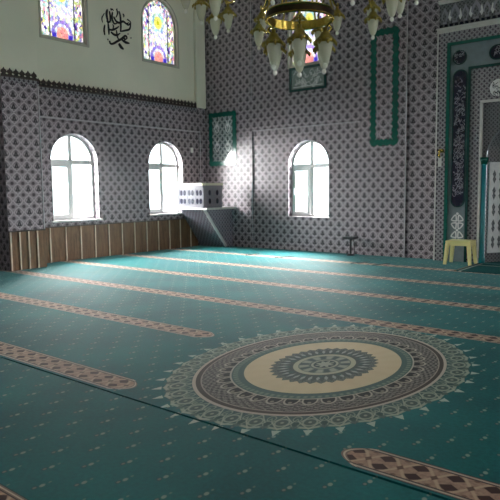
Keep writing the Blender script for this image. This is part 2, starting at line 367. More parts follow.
# ------------------------------------------------------------------ mesh building
class MB:
    def __init__(s): s.v = []; s.f = []; s.mi = []; s.sm = []; s.uv = {}
    def add(s, pts, faces, mi=0, smooth=False):
        o = len(s.v); s.v += [tuple(p) for p in pts]
        for f in faces: s.f.append([o + i for i in f]); s.mi.append(mi); s.sm.append(smooth)
        return s
    def quad(s, a, b, c, d, mi=0): return s.add([a, b, c, d], [(0, 1, 2, 3)], mi)
    def box(s, x0, x1, y0, y1, z0, z1, mi=0):
        p = [(x0, y0, z0), (x1, y0, z0), (x1, y1, z0), (x0, y1, z0), (x0, y0, z1), (x1, y0, z1), (x1, y1, z1), (x0, y1, z1)]
        return s.add(p, [(0, 3, 2, 1), (4, 5, 6, 7), (0, 1, 5, 4), (1, 2, 6, 5), (2, 3, 7, 6), (3, 0, 4, 7)], mi)
    def prism(s, bot, top, mi=0):
        n = len(bot)
        return s.add(list(bot) + list(top), [tuple(range(n))[::-1], tuple(range(n, 2 * n))] + [(i, (i + 1) % n, n + (i + 1) % n, n + i) for i in range(n)], mi)
    def plate(s, pts, P, w0, w1, mi=0):           # polygon (u, v) mapped by P, between depths w0 and w1
        return s.prism([P(u, v, w0) for u, v in pts], [P(u, v, w1) for u, v in pts], mi)
    def ring(s, outer, inner, P, w0, w1, mi=0):   # frame between two outlines of equal length
        n = len(outer)
        pts = [P(u, v, w0) for u, v in outer] + [P(u, v, w0) for u, v in inner] + [P(u, v, w1) for u, v in outer] + [P(u, v, w1) for u, v in inner]
        fs = []
        for i in range(n):
            j = (i + 1) % n
            fs += [(i, j, n + j, n + i), (2 * n + i, 3 * n + i, 3 * n + j, 2 * n + j), (i, 2 * n + i, 2 * n + j, j), (n + i, n + j, 3 * n + j, 3 * n + i)]
        return s.add(pts, fs, mi)
    def lathe(s, prof, c=(0, 0, 0), n=24, mi=0, smooth=True):
        pts = []; fs = []
        for r, z in prof:
            for i in range(n): t = 2 * PI * i / n; pts.append((c[0] + r * math.cos(t), c[1] + r * math.sin(t), c[2] + z))
        for k in range(len(prof) - 1):
            for i in range(n): j = (i + 1) % n; fs.append((k * n + i, k * n + j, (k + 1) * n + j, (k + 1) * n + i))
        if prof[0][0] > 1e-6: fs.append(tuple(range(n))[::-1])
        if prof[-1][0] > 1e-6: fs.append(tuple(range((len(prof) - 1) * n, len(prof) * n)))
        return s.add(pts, fs, mi, smooth)
    def tube(s, path, r, n=10, mi=0, smooth=True):
        path = [Vector(p) for p in path]; m = len(path); rs = r if isinstance(r, (list, tuple)) else [r] * m
        pts = []; fs = []; ref = None
        for k, p in enumerate(path):
            d = (path[min(k + 1, m - 1)] - path[max(k - 1, 0)]).normalized()
            if ref is None: ref = d.cross(Vector((0.31, 0.2, 0.93))).normalized()
            e1 = (ref - d * ref.dot(d)).normalized(); ref = e1; e2 = d.cross(e1)
            for i in range(n): t = 2 * PI * i / n; pts.append(p + (e1 * math.cos(t) + e2 * math.sin(t)) * rs[k])
        for k in range(m - 1):
            for i in range(n): j = (i + 1) % n; fs.append((k * n + i, k * n + j, (k + 1) * n + j, (k + 1) * n + i))
        fs += [tuple(range(n))[::-1], tuple(range((m - 1) * n, m * n))]
        return s.add(pts, fs, mi, smooth)
    def ribbon(s, pts, w, P, d0, d1, mi=0, taper=True):   # brush stroke on a wall
        pts = smooth_path(pts, 6); m = len(pts); L = []; R = []
        for k, (u, v) in enumerate(pts):
            a = pts[max(k - 1, 0)]; b = pts[min(k + 1, m - 1)]; dx, dy = b[0] - a[0], b[1] - a[1]; l = math.hypot(dx, dy) or 1
            t = k / (m - 1); ww = w * (0.30 + 0.70 * math.sin(PI * min(1, t * 0.85 + 0.12)) if taper else 1) / 2
            L.append((u - dy / l * ww, v + dx / l * ww)); R.append((u + dy / l * ww, v - dx / l * ww))
        for k in range(m - 1): s.plate([L[k], R[k], R[k + 1], L[k + 1]], P, d0, d1, mi)
        return s
    def build(s, name, mats, parent=None, bevel=0.0, loc=None):
        me = bpy.data.meshes.new(name); me.from_pydata(s.v, [], s.f)
        if not isinstance(mats, (list, tuple)): mats = [mats]
        for m in mats: me.materials.append(m)
        for p, mi, sm in zip(me.polygons, s.mi, s.sm): p.material_index = mi; p.use_smooth = sm
        bm = bmesh.new(); bm.from_mesh(me); bmesh.ops.recalc_face_normals(bm, faces=bm.faces)
        ul = bm.loops.layers.uv.new('UVMap')
        for f in bm.faces:
            n = f.normal; ax = max(range(3), key=lambda i: abs(n[i]))
            for l in f.loops:
                c = l.vert.co
                l[ul].uv = (c.y, c.z) if ax == 0 else ((c.x, c.z) if ax == 1 else (c.x, c.y))
        bm.to_mesh(me); bm.free()
        o = bpy.data.objects.new(name, me); COL.objects.link(o)
        if loc: o.location = loc
        if parent: o.parent = parent
        if bevel:
            b = o.modifiers.new('bevel', 'BEVEL'); b.width = bevel; b.segments = 2; b.limit_method = 'ANGLE'
        return o

def smooth_path(p, n):
    if len(p) < 3: return [tuple(p[0][i] + (p[1][i] - p[0][i]) * t / n for i in range(len(p[0]))) for t in range(n + 1)]
    out = []; q = [p[0]] + list(p) + [p[-1]]
    for k in range(1, len(q) - 2):
        for t in range(n):
            t /= n
            out.append(tuple(0.5 * (2 * q[k][i] + (q[k + 1][i] - q[k - 1][i]) * t + (2 * q[k - 1][i] - 5 * q[k][i] + 4 * q[k + 1][i] - q[k + 2][i]) * t * t
                                   + (3 * q[k][i] - q[k - 1][i] - 3 * q[k + 1][i] + q[k + 2][i]) * t ** 3) for i in range(len(p[0]))))
    return out + [p[-1]]

def tag(o, label, cat, group=None):
    o['label'] = label; o['category'] = cat
    if group: o['group'] = group
    return o
def thing(name, label, cat, loc=(0, 0, 0), rotz=0.0, group=None):
    o = bpy.data.objects.new(name, None); COL.objects.link(o); o.location = loc; o.rotation_euler = (0, 0, rotz); o.empty_display_size = 0.1
    return tag(o, label, cat, group)
def structure(o): o['kind'] = 'structure'; return o

PL = lambda u, v, w: (XW - w, u, v)              # left wall: u = y, w = outward depth
PB = lambda u, v, w: (u, YW + w, v)              # qibla wall: u = x
PR = lambda u, v, w: (XR + w, u, v)
PRE = lambda u, v, w: (u, YR - w, v)

def arch_h(op, u):
    t = (u - (op['u0'] + op['u1']) / 2) / ((op['u1'] - op['u0']) / 2); t = max(-1, min(1, t))
    e = op.get('point', 2.0)
    return op['spring'] + (op['apex'] - op['spring']) * max(0.0, 1 - abs(t) ** e) ** (1 / 2.0)
def arch_outline(op, inset=0.0, n=24, bottom=None):
    q = dict(op); q['u0'] += inset; q['u1'] -= inset; q['apex'] -= inset; q['sill'] += inset if bottom is None else bottom
    out = [(q['u0'], q['sill']), (q['u1'], q['sill'])]
    uc, a = (q['u0'] + q['u1']) / 2, (q['u1'] - q['u0']) / 2
    for i in range(n + 1):
        u = uc + a * math.cos(PI * i / n); out.append((u, arch_h(q, u)))
    return out
def wall_sheet(mb, P, u0, u1, v0, v1, ops, depth, mat=lambda v: 0, splits=(), reveal=0):
    us = {u0, u1}
    for op in ops:
        for i in range(25): us.add((op['u0'] + op['u1']) / 2 + (op['u1'] - op['u0']) / 2 * math.cos(PI * i / 24))
    us = sorted(us); us = [a for k, a in enumerate(us) if k == 0 or a - us[k - 1] > 1e-5]
    def strip(a, b, lo, hi, w):
        cuts = [x for x in splits if max(lo) < x < min(hi)]
        for top in cuts + [None]:
            h = hi if top is None else (top, top)
            mb.quad(P(a, lo[0], w), P(b, lo[1], w), P(b, h[1], w), P(a, h[0], w), mat((lo[0] + h[0]) / 2)); lo = h
    for w in (0, depth):
        for a, b in zip(us, us[1:]):
            m = (a + b) / 2; lo = (v0, v0)
            for op in sorted([o for o in ops if o['u0'] < m < o['u1']], key=lambda o: o['sill']):
                strip(a, b, lo, (op['sill'], op['sill']), w); lo = (arch_h(op, a), arch_h(op, b))
            strip(a, b, lo, (v1, v1), w)
    for op in ops:
        o = arch_outline(op)
        for i in range(len(o)):
            a, b = o[i], o[(i + 1) % len(o)]
            mb.quad(P(*a, 0), P(*b, 0), P(*b, depth), P(*a, depth), op.get('reveal', reveal))
    for a, b in (((u0, v0), (u1, v0)), ((u1, v0), (u1, v1)), ((u1, v1), (u0, v1)), ((u0, v1), (u0, v0))):
        mb.quad(P(*a, 0), P(*b, 0), P(*b, depth), P(*a, depth), mat(v1))

# ------------------------------------------------------------------ openings
W = 0.34
win = [dict(u0=6.60, u1=7.68, sill=0.79, spring=1.93, apex=2.475),
       dict(u0=9.06, u1=10.10, sill=0.82, spring=1.92, apex=2.45)]
st_left = [dict(u0=6.50, u1=7.55, sill=4.21, spring=5.02, apex=5.60, point=1.7),
           dict(u0=8.97, u1=10.04, sill=4.16, spring=5.02, apex=5.60, point=1.7)]
win_b = [dict(u0=-7.69, u1=-6.655, sill=0.745, spring=1.84, apex=2.385)]
st_back = [dict(u0=-7.66, u1=-6.70, sill=3.95, spring=4.85, apex=5.45, point=1.7)]
win_r = [dict(u0=a, u1=a + 1.06, sill=0.8, spring=1.93, apex=2.46) for a in (-4.2, -1.7, 0.8, 3.3, 6.55, 9.05)]
st_r = [dict(u0=a, u1=a + 1.06, sill=4.18, spring=5.02, apex=5.6, point=1.7) for a in (-1.7, 3.3, 6.5, 9.0)]
win_l2 = [dict(u0=a, u1=a + 1.06, sill=0.8, spring=1.93, apex=2.46) for a in (-4.2, -0.9, 2.4)]

ZT = 3.30                                        # top of the tiling on the left wall
mb = MB()
wall_sheet(mb, PL, YR, YW, 0, ZC, win + st_left + win_l2, W, lambda v: 0 if v < ZT else 1, (ZT,), 0)
for k in range(0): pass
wl = structure(mb.build('wall_left', [M['tile'], M['plaster']]))
mb = MB()
# back wall, open behind the mihrab niche
nich = dict(u0=AX - 1.17, u1=AX + 1.17, sill=0.0, spring=2.79, apex=2.80)
wall_sheet(mb, PB, XW, XR, 0, ZC, win_b + st_back + [nich], W)
structure(mb.build('wall_back', M['tile']))
mb = MB(); wall_sheet(mb, PR, YR, YW, 0, ZC, win_r + st_r, W, lambda v: 0 if v < ZT else 1, (ZT,), 0)
structure(mb.build('wall_right', [M['tile'], M['plaster']]))
mb = MB(); wall_sheet(mb, PRE, XW, XR, 0, ZC, [], W, lambda v: 0 if v < ZT else 1, (ZT,), 0)
structure(mb.build('wall_rear', [M['tile'], M['plaster']]))
structure(MB().box(XW - W, XR + W, YR - W, YW + W, -0.25, -0.012).build('floor', M['subfloor']))
structure(MB().box(XW - W, XR + W, YR - W, YW + W, ZC, ZC + 0.2).build('ceiling', M['ceiling']))

# carpet in two widths, butted along a seam
ys = 2.465
tag(MB().box(XW + 0.01, XR - 0.01, ys + 0.010, YW - 0.005, -0.012, 0.0).build('carpet', M['carpet']),
    'large teal carpet width with oval medallion and pale row stripes', 'carpet', 'fitted carpet widths')
tag(MB().box(XW + 0.01, XR - 0.01, YR + 0.01, ys - 0.010, -0.012, 0.0).build('carpet', M['carpet']),
    'nearer teal sprigged carpet width in front of the dark seam', 'carpet', 'fitted carpet widths')

# ------------------------------------------------------------------ windows
def make_window(n, op, P, sill_board=True, sash=True):
    o = structure(MB().ring(arch_outline(op, 0.002), arch_outline(op, 0.047), P, 0.16, 0.23).build('window_%d' % n, M['pvc']))
    uc = (op['u0'] + op['u1']) / 2; t = op['spring']
    f = MB().box(0, 0, 0, 0, 0, 0)
    f = MB()
    def bar(u0, u1, v0, v1, w0=0.165, w1=0.225): f.plate([(u0, v0), (u1, v0), (u1, v1), (u0, v1)], P, w0, w1)
    bar(op['u0'] + 0.05, op['u1'] - 0.05, t - 0.044, t + 0.044)
    bar(uc - 0.042, uc + 0.042, t + 0.03, op['apex'] - 0.04)
    bar(uc - 0.042, uc + 0.042, op['sill'] + 0.05, t - 0.03)
    f.build('window_frame', M['pvc'], o)
    if sash:
        a, b, c, d = op['u0'] + 0.05, uc - 0.038, op['sill'] + 0.05, t - 0.042
        s = MB().ring([(a, c), (b, c), (b, d), (a, d)], [(a + 0.06, c + 0.06), (b - 0.06, c + 0.06), (b - 0.06, d - 0.06), (a + 0.06, d - 0.06)], P, 0.13, 0.20).build('window_sash', M['pvc'], o)
        MB().plate([(a + 0.015, c + 0.42), (a + 0.04, c + 0.42), (a + 0.04, c + 0.56), (a + 0.015, c + 0.56)], P, 0.095, 0.13).build('window_handle', M['pvc'], s)
    MB().plate(arch_outline(op, 0.05), P, 0.192, 0.198).build('window_pane', M['glass'], o)
    if sill_board:
        MB().plate([(op['u0'] - 0.05, op['sill'] - 0.035), (op['u1'] + 0.05, op['sill'] - 0.035), (op['u1'] + 0.05, op['sill']), (op['u0'] - 0.05, op['sill'])], P, -0.05, 0.0).build('window_sill', M['marble'], o)
    return o
def make_stained(n, op, P):
    o = structure(MB().ring(arch_outline(op, -0.022), arch_outline(op, 0.02), P, -0.015, 0.10).build('window_%d' % n, M['lead_frame']))
    MB().ring(arch_outline(op, 0.02), arch_outline(op, 0.06), P, 0.055, 0.10).build('window_frame', M['lead_frame'], o)
    pane = MB().plate(arch_outline(op, 0.055), P, 0.07, 0.078).build('window_pane', M['stained'], o)
    uc, a, s, top = (op['u0'] + op['u1']) / 2, (op['u1'] - op['u0']) / 2 - 0.07, op['sill'] + 0.07, op['apex'] - 0.07
    ul = pane.data.uv_layers['UVMap']
    horiz = 1 if P(1, 0, 0)[1] == 1 else 0
    for l in pane.data.loops:
        c = pane.data.vertices[l.vertex_index].co
        ul.data[l.index].uv = ((c[horiz] - uc) / a, (c[2] - s) / (top - s))
    return o
n = 1
for op in win: make_window(n, op, PL); n += 1
for op in st_left: make_stained(n, op, PL); n += 1
for op in win_b: make_window(n, op, PB, False); n += 1
for op in st_back: make_stained(n, op, PB); n += 1
for op in win_l2: make_window(n, op, PL); n += 1
for op in win_r: make_window(n, op, PR); n += 1
for op in st_r: make_stained(n, op, PR); n += 1

# ------------------------------------------------------------------ relief of the walls
tn = [0]
def trim(mb, mats, bevel=0.0):
    tn[0] += 1; return structure(mb.build('trim_%d' % tn[0], mats, None, bevel))
E0 = 0.001
# left wall: raised border round the window recess, white pilaster in the corner
trim(MB().box(XW + E0, XW + 0.05, 6.09, YW - 0.06, 2.725, ZT), M['tile'])
trim(MB().box(XW + E0, XW + 0.05, 10.655, YW - 0.06, 0.0, 2.725), M['tile'])
trim(MB().box(XW + E0, XW + 0.09, 10.55, YW - 0.05, ZT, ZC - 0.01), M['plaster'], 0.02)
trim(MB().box(XW + 0.05, XW + 0.058, 6.09, 10.655, 2.725, 2.745), M['tile_edge'])
trim(MB().box(XW + 0.05, XW + 0.058, 10.655, 10.672, 0.69, 2.745), M['tile_edge'])
# pier at the left, tiled below and plastered above, wood dado at its foot
PX = -9.64
p = MB().box(XW + E0, PX, 5.39, 6.09, 0.0, ZT, 0); p.box(XW + E0, PX, 5.39, 6.09, ZT, ZC - 0.01, 1)
trim(p, [M['tile'], M['plaster']])
trim(MB().box(PX, PX + 0.008, 6.072, 6.09, 0.69, 3.24), M['tile_edge'])
# dado: boards and battens
def dado(x, y0, y1, ystart, step, z=0.665):
    t = trim(MB().box(x + E0, x + 0.018, y0, y1, 0.0, z), M['wood'])
    y = ystart
    while y < y1 - 0.01:
        MB().box(x + 0.018, x + 0.034, y - 0.012, y + 0.012, 0.0, z).build('batten', M['batten'], t); y += step
    MB().box(x + E0, x + 0.03, y0, y1, z, z + 0.022).build('cap_rail', M['crest'], t)
    return t
dado(XW, 6.09, 10.56, 6.50, 0.346)
dado(PX, 5.39, 6.09, 5.41, 0.17)
# frieze with a row of palmettes
def frieze(x, y0, y1):
    t = trim(MB().box(x + E0, x + 0.012, y0, y1, ZT - 0.10, ZT), M['tile_mihrab'])
    f = MB(); f.box(x + E0, x + 0.018, y0, y1, ZT - 0.02, ZT + 0.022)
    st = 0.112; k = 0; y = y0 + st / 2
    shape = [(a * 0.92, b * 0.86) for a, b in [(-0.055, 0.0), (0.055, 0.0), (0.03, 0.02), (0.062, 0.045), (0.045, 0.085), (0.018, 0.10), (0.0, 0.135), (-0.018, 0.10), (-0.045, 0.085), (-0.062, 0.045), (-0.03, 0.02)]]
    while y < y1 - 0.03:
        f.prism([(x + E0, y + a, ZT + 0.02 + b) for a, b in shape], [(x + 0.016, y + a, ZT + 0.02 + b) for a, b in shape]); y += st
    f.build('cresting', M['crest'], t)
    return t
frieze(XW + 0.05, 6.09, 10.55); frieze(PX, 5.39, 6.09)
# qibla wall: raised bays round the two niches
D = 0.03
def bay(x0, x1, z0, z1): trim(MB().box(x0, x1, YW - D, YW - E0, z0, z1), M['tile'])
bay(XW + 0.001, -8.67, 0, ZC - 0.01); bay(-8.67, -5.905, 2.67, 3.40); bay(-5.905, -4.92, 0, ZC - 0.01)
def bead(x0, x1, z0, z1, y=YW - D): trim(MB().box(x0, x1, y - 0.006, y, z0, z1), M['tile_edge'])
bead(-4.935, -4.92, 0, ZC - 0.02); bead(-8.682, -8.67, 0, 2.67); bead(-8.67, -5.905, 2.67, 2.682); bead(-8.682, -8.67, 3.40, ZC - 0.02)

# ------------------------------------------------------------------ lettering on the plaster
# brush strokes in wall metres (along the wall, height), and their widths
ST = [
    ([(8.057, 5.027), (8.03, 4.924), (8.064, 4.747)], 0.041),
    ([(7.976, 4.934), (7.911, 4.823), (7.926, 4.741)], 0.018),
    ([(8.064, 4.747), (8.073, 4.629), (8.074, 4.531)], 0.031),
    ([(7.979, 4.708), (7.955, 4.595), (7.971, 4.505)], 0.031),
    ([(8.103, 5.004), (8.125, 4.879), (8.107, 4.777)], 0.031),
    ([(8.186, 5.0), (8.168, 4.887), (8.219, 4.778), (8.32, 4.82)], 0.031),
    ([(8.289, 5.088), (8.314, 5.006), (8.267, 4.908)], 0.023),
    ([(8.351, 5.058), (8.384, 4.954), (8.389, 4.734), (8.37, 4.642)], 0.033),
    ([(8.453, 5.024), (8.478, 4.996), (8.47, 4.955)], 0.023),
    ([(8.211, 4.918), (8.264, 4.842), (8.349, 4.821), (8.452, 4.869), (8.539, 4.842), (8.605, 4.877)], 0.036),
    ([(8.073, 4.64), (8.157, 4.64), (8.272, 4.696), (8.338, 4.75)], 0.033),
    ([(8.385, 4.656), (8.503, 4.696), (8.624, 4.753), (8.659, 4.9)], 0.033),
    ([(8.524, 4.839), (8.597, 4.826), (8.653, 4.887)], 0.026),
    ([(8.127, 4.595), (8.196, 4.56), (8.281, 4.558), (8.369, 4.619)], 0.036),
    ([(8.271, 4.656), (8.288, 4.538), (8.326, 4.478)], 0.026),
    ([(8.086, 4.413), (8.103, 4.361), (8.173, 4.369), (8.275, 4.431), (8.408, 4.515), (8.499, 4.588), (8.541, 4.546), (8.436, 4.471)], 0.038),
    ([(8.407, 4.488), (8.508, 4.455), (8.606, 4.452)], 0.043),
    ([(8.323, 4.4), (8.372, 4.342), (8.443, 4.302)], 0.054),
    ([(8.439, 4.548), (8.496, 4.509)], 0.036),
    ([(8.146, 5.024), (8.175, 5.059), (8.213, 5.035)], 0.018),
    ([(8.566, 4.937), (8.616, 4.918), (8.659, 4.895)], 0.020),
    ([(8.024, 4.793), (8.079, 4.778), (8.143, 4.839)], 0.026),
    ([(8.176, 4.754), (8.2, 4.719), (8.175, 4.666)], 0.020),
]
DOTS = [(8.147, 5.057), (8.303, 5.087), (7.917, 4.846), (7.963, 4.517), (8.042, 4.433), (8.652, 4.571), (8.572, 4.931), (8.209, 4.672), (8.575, 4.636)]
PLf = lambda u, v, w: (w, u - 8.38, v - 4.38)
t = thing('calligraphy_lettering', 'black Arabic calligraphy roundel on the cream wall between two stained glass windows', 'wall lettering', (XW, 8.38, 4.38))
for pts, w in ST: MB().ribbon(pts, w * 1.25, PLf, E0, 0.012).build('stroke', M['ink'], t)
for u, v in DOTS: MB().plate([(u - 0.016, v), (u, v - 0.016), (u + 0.016, v), (u, v + 0.016)], PLf, E0, 0.012).build('dot', M['ink'], t)

# ------------------------------------------------------------------ framed panels on the qibla wall
PBf = lambda u, v, w: PB(u, v, -w)
def rect(u0, u1, v0, v1, i=0.0): return [(u0 + i, v0 + i), (u1 - i, v0 + i), (u1 - i, v1 - i), (u0 + i, v1 - i)]
t = thing('framed_calligraphy', 'small green framed white script panel in the upper recess behind the chandelier', 'framed panel', (-7.165, YW, 3.425))
def rel(P0, o): return lambda u, v, w: tuple(Vector(P0(u, v, w)) - Vector(o))
q = rel(PBf, (-7.165, YW, 3.425)); u0, u1, v0, v1 = -7.63, -6.70, 3.425, 3.935
MB().ring(rect(u0, u1, v0, v1), rect(u0, u1, v0, v1, 0.05), q, E0, 0.035).build('frame', M['green_dark'], t)
MB().plate(rect(u0, u1, v0, v1, 0.05), q, E0, 0.012).build('panel', M['panel_grey'], t)
mb = MB(); rr = random.Random(3)
for k in range(46):
    a = u0 + 0.10 + rr.random() * 0.70; b = v0 + 0.09 + rr.random() * 0.28; pts = [(a, b)]
    for n_ in range(3): pts.append((min(u1 - 0.08, max(u0 + 0.08, pts[-1][0] + rr.uniform(-0.07, 0.07))), min(v1 - 0.08, max(v0 + 0.07, pts[-1][1] + rr.uniform(-0.07, 0.07)))))
    mb.ribbon(pts, 0.013, q, 0.012, 0.016)
mb.plate([(u0 + 0.10, v0 + 0.085), (u1 - 0.10, v0 + 0.085), (u1 - 0.10, v0 + 0.10), (u0 + 0.10, v0 + 0.10)], q, 0.012, 0.016)
mb.build('script', M['white_glaze'], t)

def jagged(u0, u1, v0, v1, i, amp, step):        # outline with leafy teeth, and its plain partner of the same length
    out = []
    for (a, b) in (((u0, v0), (u1, v0)), ((u1, v0), (u1, v1)), ((u1, v1), (u0, v1)), ((u0, v1), (u0, v0))):
        L = math.hypot(b[0] - a[0], b[1] - a[1]); m = max(2, int(L / step) * 2)
        nx, ny = (b[1] - a[1]) / L, -(b[0] - a[0]) / L
        for k in range(m):
            t = k / m; e = (amp if k % 2 else 0.0)
            out.append((a[0] + (b[0] - a[0]) * t + nx * e, a[1] + (b[1] - a[1]) * t + ny * e))
    inn = []
    iu0, iu1, iv0, iv1 = u0 + i, u1 - i, v0 + i, v1 - i
    for j, (a, b) in enumerate((((iu0, iv0), (iu1, iv0)), ((iu1, iv0), (iu1, iv1)), ((iu1, iv1), (iu0, iv1)), ((iu0, iv1), (iu0, iv0)))):
        A, B = (((u0, v0), (u1, v0)), ((u1, v0), (u1, v1)), ((u1, v1), (u0, v1)), ((u0, v1), (u0, v0)))[j]
        L = math.hypot(B[0] - A[0], B[1] - A[1]); m = max(2, int(L / step) * 2); L2 = math.hypot(b[0] - a[0], b[1] - a[1])
        nx, ny = -(b[1] - a[1]) / L2, (b[0] - a[0]) / L2
        for k in range(m):
            t = k / m; e = amp if k % 2 else 0.0
            inn.append((a[0] + (b[0] - a[0]) * t + nx * e, a[1] + (b[1] - a[1]) * t + ny * e))
    return out, inn
def tile_panel(label, u0, u1, v0, v1, wd, mat, amp):
    P0 = ((u0 + u1) / 2, YW - D, v0); t = thing('tile_panel', label, 'tile panel', P0, 0, None)
    q = rel(lambda u, v, w: PBf(u, v, w + D), P0)
    o, i = jagged(u0, u1, v0, v1, wd, amp, 0.13)
    MB().ring(o, i, q, E0, 0.012).build('border', M['green'], t)
    if mat: MB().plate(rect(u0, u1, v0, v1, wd * 0.8), q, E0, 0.006).build('field', mat, t)
    return t
tp = tile_panel('green bordered glazed tile panel above the white pulpit box in the corner', -9.985, -9.15, 1.93, 3.17, 0.09, M['tile_panel'], 0.018)
q = rel(lambda u, v, w: PBf(u, v, w + D), ((-9.985 - 9.15) / 2, YW - D, 1.93)); mb = MB()
for cx in (-9.74, -9.40):
    for cz in (2.42, 2.86):
        for sgn in (-1, 1):
            mb.ribbon([(cx, cz - 0.17), (cx + sgn * 0.07, cz - 0.06), (cx + sgn * 0.02, cz + 0.05), (cx + sgn * 0.07, cz + 0.14)], 0.022, q, 0.006, 0.008)
        mb.plate([(cx - 0.03, cz), (cx, cz - 0.05), (cx + 0.03, cz), (cx, cz + 0.05)], q, 0.006, 0.008)
mb.build('painted_sprays', M['white_glaze'], tp)
tile_panel('tall green leafy bordered tile panel on the pilaster left of the mihrab', -5.66, -5.11, 2.19, 4.37, 0.085, None, 0.032)

# ------------------------------------------------------------------ small fittings
t = thing('wall_sensor', 'tiny white sensor box on the left tiled wall beside the far window', 'sensor', (XW, 10.42, 2.235))
MB().box(0, 0.03, -0.035, 0.035, 0, 0.12).build('housing', M['switch'], t, 0.006); MB().lathe([(0.0, 0), (0.016, 0.002), (0.018, 0.012), (0.0, 0.02)], (0.028, 0, 0.04), 12).build('lens', M['switch'], t)

# ------------------------------------------------------------------ pulpit (kursu) in the corner
kx, ky = -9.30, 9.90
t = thing('corner_pulpit', 'tiled corner pulpit with white perforated balustrade below the far left window', 'pulpit', (XW, YW, 0))
def K(x, y, z): return (x - XW, y - YW, z)
x0, y1 = XW + 0.055, YW - D - 0.004
# wedge base: front leans back to the corner
MB().prism([K(x0, 10.62, 0.002), K(kx, 10.66, 0.002), K(kx, y1, 0.002), K(x0, y1, 0.002)], [K(x0, ky + 0.03, 0.90), K(kx, ky + 0.03, 0.90), K(kx, y1, 0.90), K(x0, y1, 0.90)]).build('base', M['tile_small'], t)
MB().tube([K(kx + 0.012, 10.63, 0.03), K(kx + 0.012, ky + 0.015, 0.90)], 0.034, 6, smooth=False).build('edge_moulding', M['marble'], t)
MB().box(*[a for a in (x0 - XW, kx + 0.13 - XW, ky - 0.04 - YW, y1 - YW, 0.90, 0.945)]).build('floor_slab', M['moulding'], t, 0.006)
def balustrade(p, q, nP, name):
    """a run of pierced panels between p and q (x, y), with posts and rails"""
    L = math.hypot(q[0] - p[0], q[1] - p[1]); d = ((q[0] - p[0]) / L, (q[1] - p[1]) / L); nrm = (d[1], -d[0])
    def Q(s, z, w): return K(p[0] + d[0] * s + nrm[0] * w, p[1] + d[1] * s + nrm[1] * w, z)
    b = MB(); b.plate([(0, 0.945), (L, 0.945), (L, 1.00), (0, 1.00)], Q, -0.03, 0.03)
    o = b.build(name, M['pulpit_panel'], t)
    MB().plate([(0, 1.38), (L, 1.38), (L, 1.45), (0, 1.45)], Q, -0.03, 0.03).build('top_rail', M['pulpit_panel'], o)
    MB().plate([(-0.02, 1.45), (L + 0.02, 1.45), (L + 0.02, 1.505), (-0.02, 1.505)], Q, -0.045, 0.045).build('handrail', M['cream_rail'], o)
    pw = L / nP
    for i in range(nP):
        a, e = i * pw + 0.02, (i + 1) * pw - 0.02
        pl = MB(); pl.plate([(a, 1.0), (e, 1.0), (e, 1.38), (a, 1.38)], Q, -0.012, 0.012)
        cw = (e - a) / 2
        for r_ in range(2):
            for c_ in range(2):
                cx, cz = a + cw * (c_ + 0.5), 1.0 + 0.19 * (r_ + 0.5)
                MB().plate([(cx + math.cos(PI / 4 * k + PI / 8) * 0.043, cz + math.sin(PI / 4 * k + PI / 8) * 0.066) for k in range(8)], Q, 0.012, 0.016).build('rosette', M['navy'], o)
        pl.build('panel', M['pulpit_panel'], o)
    for i in range(nP + 1):
        MB().plate([(i * pw - 0.014, 0.945), (i * pw + 0.014, 0.945), (i * pw + 0.014, 1.45), (i * pw - 0.014, 1.45)], Q, -0.034, 0.017).build('post', M['pulpit_panel'], o)
    return o
balustrade((x0 + 0.03, ky), (kx, ky), 3, 'front_balustrade')
balustrade((kx, ky + 0.045), (kx, 10.50), 1, 'side_balustrade')

# ------------------------------------------------------------------ mihrab
t = thing('mihrab', 'tall tiled mihrab niche with calligraphy cartouches at the right edge', 'prayer niche', (AX, YW, 0))
def mq(u, v, w): return (u - AX, -w, v)          # w = projection into the room
def half(f):                                     # build the left half, then its mirror image in the same mesh
    return f
def mir(pts): return [(2 * AX - u, v) for u, v in pts][::-1]
def sym(mb, pts, w0, w1, mi=0): mb.plate(pts, mq, w0, w1, mi); mb.plate(mir(pts), mq, w0, w1, mi); return mb
def uframe(x0, x1, top0, top1, w0, w1, mat, name):   # portal-shaped band: legs x0..x1 (left side), lintel top1..top0
    mb = MB(); sym(mb, [(x0, 0), (x1, 0), (x1, top1), (x0, top1)], w0, w1)
    mb.plate([(x0, top1), (2 * AX - x0, top1), (2 * AX - x0, top0), (x0, top0)], mq, w0, w1); return mb.build(name, mat, t)
uframe(-4.305, -4.285, 4.11, 4.08, E0, 0.14, M['moulding'], 'outer_moulding')
uframe(-4.285, -4.125, 4.08, 3.90, E0, 0.13, M['tile_mihrab'], 'outer_tile_border')
uframe(-4.125, -4.065, 3.90, 3.845, E0, 0.135, M['green'], 'green_border')
uframe(-4.065, -3.745, 3.845, 3.44, E0, 0.10, M['panel_blue'], 'inscription_border')
uframe(-3.745, -3.70, 3.44, 3.395, E0, 0.12, M['green_dark'], 'inner_green_border')
uframe(-3.70, -3.52, 3.395, 2.84, E0, 0.09, M['tile_mihrab'], 'inner_tile_border')
uframe(-3.52, -3.485, 2.84, 2.80, E0, 0.13, M['moulding'], 'inner_moulding')
